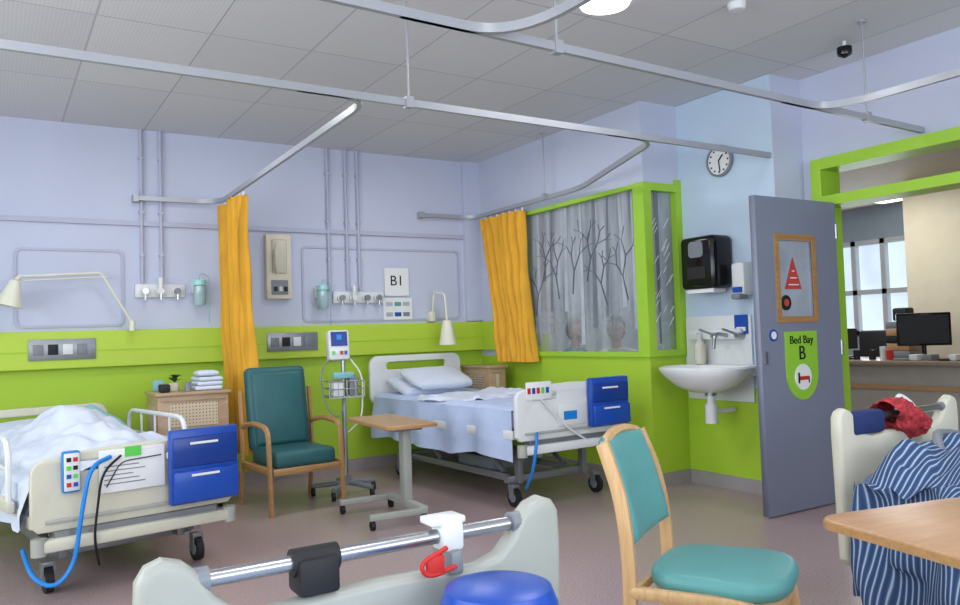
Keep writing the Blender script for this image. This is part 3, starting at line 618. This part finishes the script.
# ---------------- dining chair
b=B('dining_chair')
seat=[]
for a in range(0,360,10):
    t=rad(a); n_=3.2; c_,s_=math.cos(t),math.sin(t)
    seat.append((.225*math.copysign(abs(c_)**(2/n_),c_)*(1.0 if s_<0 else .93),.215*math.copysign(abs(s_)**(2/n_),s_)))
b.prism(seat,'xy',.445,.06,TEAL,bev=.027); b.prism([(x*.93,y*.93) for x,y in seat],'xy',.405,.03,WOODL)
for s_ in (-1,1):
    x=s_*.22
    b.tube(rnd([(x,.27,0),(x,.235,.42),(x*.96,.255,.68),(x*.88,.32,.86)],.16,7),.019,WOODL,n=6,sx=1.25,sy=.9)
    b.tube(rnd([(x*.98,-.19,0),(x*.98,-.17,.38),(x*.98,-.1,.415),(x,.24,.415)],.07),.019,WOODL,n=6,sx=1.1)
b.tube([(-.195,.317,.845),(-.15,.325,.865),(-.08,.33,.878),(0,.333,.882),(.08,.33,.878),(.15,.325,.865),(.195,.317,.845)],.017,WOODL,n=6)
b.tube([(-.22,.235,.40),(.22,.235,.40)],.016,WOODL,n=6); b.tube([(-.22,-.14,.395),(.22,-.14,.395)],.016,WOODL,n=6)
def bk(u,v,o):
    x=-.2+.4*u; z=.55+.325*v; y=.24+.09*(v)**1.4; y+=.02*(1-(2*u-1)**2)
    e=min(u,1-u,v,1-v); r_=min(1,e/.12); th=.026*math.sqrt(max(0,1-(1-r_)**2))
    zz=z+(.012*(1-(2*u-1)**2) if v>.5 else -.01*(1-(2*u-1)**2))
    return Vector((x*(1-.06*v),y+o*th-.004,zz))
b.grid(lambda u,v:bk(u,v,-1),28,24,TEAL); b.grid(lambda u,v:bk(u,v,1),28,24,TEAL)
b.fin((1.975,1.76,0),rad(30),ang=60)
b=B('blue_wash_bowl'); b.lathe([(.0,.105),(.085,.105),(.10,.10),(.112,.07),(.117,.0),(.11,.0),(.103,.07),(.09,.09),(.0,.095)],BLUE,Matrix.Translation((.81,1.27,.645)),n=40); b.fin()
# ---------------- corridor / nurse station
CW=mat('corridor_wall','#a9b6c4',.6,var=.03); CC=mat('column_cream','#d0c8b4',.6,var=.03); CL=mat('corridor_ceiling','#cfcabc',.7,var=.03)
b=B('wall_corridor'); b.box(9.2,9.35,.3,5.1,0,2.75,CW); b.box(9.2,9.35,6.25,7.1,0,2.75,CW); b.box(9.2,9.35,5.1,6.25,0,1.05,CW); b.box(9.2,9.35,5.1,6.25,2.22,2.75,CW)
b.box(5.2,9.35,6.95,7.1,0,2.75,CW); b.box(5.2,9.35,.3,.45,0,2.75,CW); b.fin(smooth=False)
bx('ceiling_corridor',5.2,9.35,.3,7.1,2.62,2.75,CL)
bx('wall_column',7.9,8.4,3.7,4.5,0,2.62,CC)
b=B('wall_cream'); b.box(8.3,8.45,2.0,3.7,0,2.62,CC); b.fin(smooth=False)
b=B('window_4'); 
for y in (5.1,5.48,5.86,6.19): b.box(9.18,9.26,y,y+.06,1.05,2.22,WHT)
for z in (1.05,1.55,2.16): b.box(9.18,9.26,5.1,6.25,z,z+.06,WHT)
b.box(9.27,9.3,5.1,6.25,1.05,2.22,mat('daylight_pane','#d2e2fa',.3,var=.3,scale=2.5,emit=.8)); b.fin(smooth=False)
b=B('nurse_station_desk'); DK=mat('desk_panel','#a09a95',.5); 
b.box(6.95,7.05,2.5,5.4,0,.82,DK); b.box(6.85,7.6,2.45,5.45,.82,.86,mat('desk_top','#8a7b6c',.35),bev=.008); b.box(6.93,6.95,2.5,5.4,.6,.64,WOODT); b.box(7.05,7.55,5.3,5.36,0,.82,DK); b.box(7.05,7.55,2.55,2.6,0,.82,DK); b.fin()
def mon(loc,rz,s=1):
    b=B('computer_monitor'); b.box(-.22,.22,-.02,.02,.12,.42,BLK,bev=.01); b.box(-.2,.2,-.024,-.02,.14,.40,DARK); b.cyl((0,.02,.02),(0,.02,.2),.02,BLK); b.box(-.11,.11,-.07,.09,0,.02,BLK,bev=.006); b.fin(loc,rz,scale=s)
mon((7.25,4.0,.862),rad(-55)); mon((7.35,3.3,.862),rad(-110)); mon((7.4,4.9,.862),rad(-20),.7)
b=B('file_tray_stack')
for k in range(5): b.box(7.35,7.58,4.2,4.42,.8625+.07*k,.93+.07*k,(GREYP,WOODT,DARK,WOODT,GREYP)[k],bev=.006)
b.box(7.4,7.55,4.24,4.38,1.213,1.34,DARK,bev=.02); b.fin()
b=B('desk_clutter'); random.seed(5)
for k in range(24):
    y=2.7+.11*k+random.uniform(-.03,.03); x=6.9+random.uniform(0,.06); h=random.choice((.015,.03,.05,.09,.12)); w=random.uniform(.03,.07)
    if h>.08: b.cyl((x+.05,y,.863),(x+.05,y,.863+h),.03,random.choice((RED,WHT,DARK,BLUE)),n=14)
    else: b.box(x,x+.13,y-w,y+w,.863,.863+h,random.choice((DARK,PAPER,GREYP,WHT,DARK)),bev=.004,M=None)
b.fin()
b=B('office_chair'); b.box(-.22,.22,-.03,.03,.65,1.12,DARK,bev=.03); b.box(-.23,.23,-.45,.0,.45,.53,DARK,bev=.03); b.cyl((0,-.2,.08),(0,-.2,.46),.03,GREY); b.tube([(0,-.2,.47),(0,.04,.45),(0,.03,.7)],.02,GREY)
for k in range(5):
    a=rad(72*k); b.tube([(0,-.2,.1),(.28*math.cos(a),-.2+.28*math.sin(a),.07)],.02,DARK); b.cyl((.28*math.cos(a),-.2+.28*math.sin(a),.0),(.28*math.cos(a),-.2+.28*math.sin(a),.06),.025,DARK)
b.fin((8.2,5.0,0),rad(100))
b=B('corridor_light'); b.box(8.5,8.9,5.0,5.3,2.59,2.619,EM); b.fin()
# seated people glimpsed through the film
SKIN=mat('skin','#c79a80',.6,var=.04)
def person(loc,rz,shirt,hairc,legc):
    b=B('seated_person')
    b.skin([(0,0,.50),(0,.01,.66),(0,.0,.84),(0,-.01,.98),(0,-.01,1.06),(.15,0,.98),(.21,-.03,.80),(.22,-.16,.70),(-.15,0,.98),(-.21,-.03,.80),(-.22,-.16,.70)],
      [(0,1),(1,2),(2,3),(3,4),(3,5),(5,6),(6,7),(3,8),(8,9),(9,10)],[(.15,.11),(.14,.10),(.16,.11),(.11,.09),.055,.07,.052,.045,.07,.052,.045],shirt)
    b.skin([(0,0,.50),(.09,-.04,.49),(.11,-.42,.50),(.11,-.42,.10),(.11,-.54,.05),(-.09,-.04,.49),(-.11,-.42,.50),(-.11,-.42,.10),(-.11,-.54,.05)],[(0,1),(1,2),(2,3),(3,4),(0,5),(5,6),(6,7),(7,8)],[.12,.09,.065,.042,.04,.09,.065,.042,.04],legc)
    b.cyl((0,-.01,1.02),(0,-.02,1.13),.05,SKIN)
    for sx in (-1,1):
        b.skin([(sx*.22,-.16,.70),(sx*.14,-.33,.66),(sx*.12,-.38,.65)],[(0,1),(1,2)],[.04,.028,.03],SKIN)
        for k in range(4): b.skin([(sx*(.10+.017*k),-.38,.652),(sx*(.10+.017*k),-.42,.65),(sx*(.10+.017*k),-.44-.006*(1.5-abs(k-1.5)),.635)],[(0,1),(1,2)],[.009,.009,.008],SKIN,1)
        b.skin([(sx*.10,-.35,.655),(sx*.08,-.385,.655)],[(0,1)],[.011,.009],SKIN,1)
    bm=bmesh.new(); bmesh.ops.create_uvsphere(bm,u_segments=28,v_segments=20,radius=1)
    for v in bm.verts:
        x,y,z=v.co; j=1-.25*max(0,-z)
        v.co=Vector((x*.075*j,y*.095*j-(.02 if z<-.3 and y<0 else 0),z*.12))
    b.add(bm,SKIN,Matrix.Translation((0,-.03,1.22)))
    b.skin([(0,-.12,1.235),(0,-.142,1.205)],[(0,1)],[.01,.016],SKIN,1)
    for sx in (-1,1):
        b.cyl((sx*.03,-.118,1.235),(sx*.03,-.122,1.235),.01,INK,n=10); b.pillow((sx*.077,-.02,1.22),.02,.035,.06,SKIN)
    b.box(-.025,.025,-.124,-.116,1.165,1.172,REDS)
    bm=bmesh.new(); bmesh.ops.create_uvsphere(bm,u_segments=28,v_segments=20,radius=1)
    for v in bm.verts:
        x,y,z=v.co
        v.co=Vector((x*.085,y*.103+.012,z*.125+.012)) if (z>.35 or y>.15) else Vector((x*.06,y*.07+.02,z*.1))
    b.add(bm,hairc,Matrix.Translation((0,-.025,1.225)))
    b.box(-.2,.2,-.4,.1,.36,.41,DARK,bev=.02); b.box(-.2,.2,.12,.16,.45,.85,DARK,bev=.02)
    for x in (-.18,.18):
        for y in (-.36,.12): b.cyl((x,y,0),(x,y,.4),.012,GREY,n=8)
    b.fin(loc,rz)
person((4.98,5.6,0),rad(-60),mat('shirt_white','#d8dce0',.8),mat('hair_dark','#2e241e',.7),mat('trousers_navy','#26304a',.8))
person((5.15,6.45,0),rad(20),mat('shirt_blue','#54739c',.8),mat('hair_brown','#6a4a30',.7),MC['trousers_navy'])
# ---------------- lights, world, camera
def area(name,loc,rot,sx,sy,e,col=(1,1,1)):
    l=bpy.data.lights.new(name,'AREA'); l.shape='RECTANGLE'; l.size=sx; l.size_y=sy; l.energy=e; l.color=col
    o=bpy.data.objects.new(name,l); sc.collection.objects.link(o); o.location=loc; o.rotation_euler=rot
area('window_daylight',(1.2,-2.5,1.8),(rad(105),0,0),6.2,1.7,165,(.9,.95,1))
area('daylight_fill_left',(-2.5,1.9,1.8),(0,rad(-105),0),1.7,6.4,165,(.9,.95,1))  # fill light added at the unseen left window, brightens the right-hand walls
for i,(x,y) in enumerate(((2.8,3.14),(-.5,3.3),(1.2,.8),(3.6,.6),(1.0,5.2),(3.0,5.4))):  # last two are added fill over the far beds, no fixture there
    area('ceiling_lamp_and_fill',(x,y,H-.09),(0,0,0),.5,.5,14,(1,.99,.97))
area('corridor_lamp',(6.9,4.5,2.57),(0,0,0),1,1,30,(1,.97,.9)); area('corridor_daylight',(9.1,5.7,1.7),(0,rad(90),0),1,1,15,(.9,.95,1))
area('corridor_lamp',(5.3,5.9,2.55),(0,0,0),.8,.8,16,(1,.98,.95))
w=bpy.data.worlds.new('world'); sc.world=w; w.use_nodes=True; w.node_tree.nodes['Background'].inputs[0].default_value=(.8,.88,1,1); w.node_tree.nodes['Background'].inputs[1].default_value=1.0
yaw,pitch,roll=31.9,2.3,1.9
R=Matrix.Rotation(-rad(yaw),4,'Z')@Matrix.Rotation(rad(90+pitch),4,'X')@Matrix.Rotation(-rad(roll),4,'Z')
cam=bpy.data.cameras.new('camera'); cam.sensor_width=36; cam.lens=790/960*36; cam.clip_start=.05
co=bpy.data.objects.new('camera',cam); sc.collection.objects.link(co); co.matrix_world=Matrix.Translation((0,0,1.22))@R; sc.camera=co
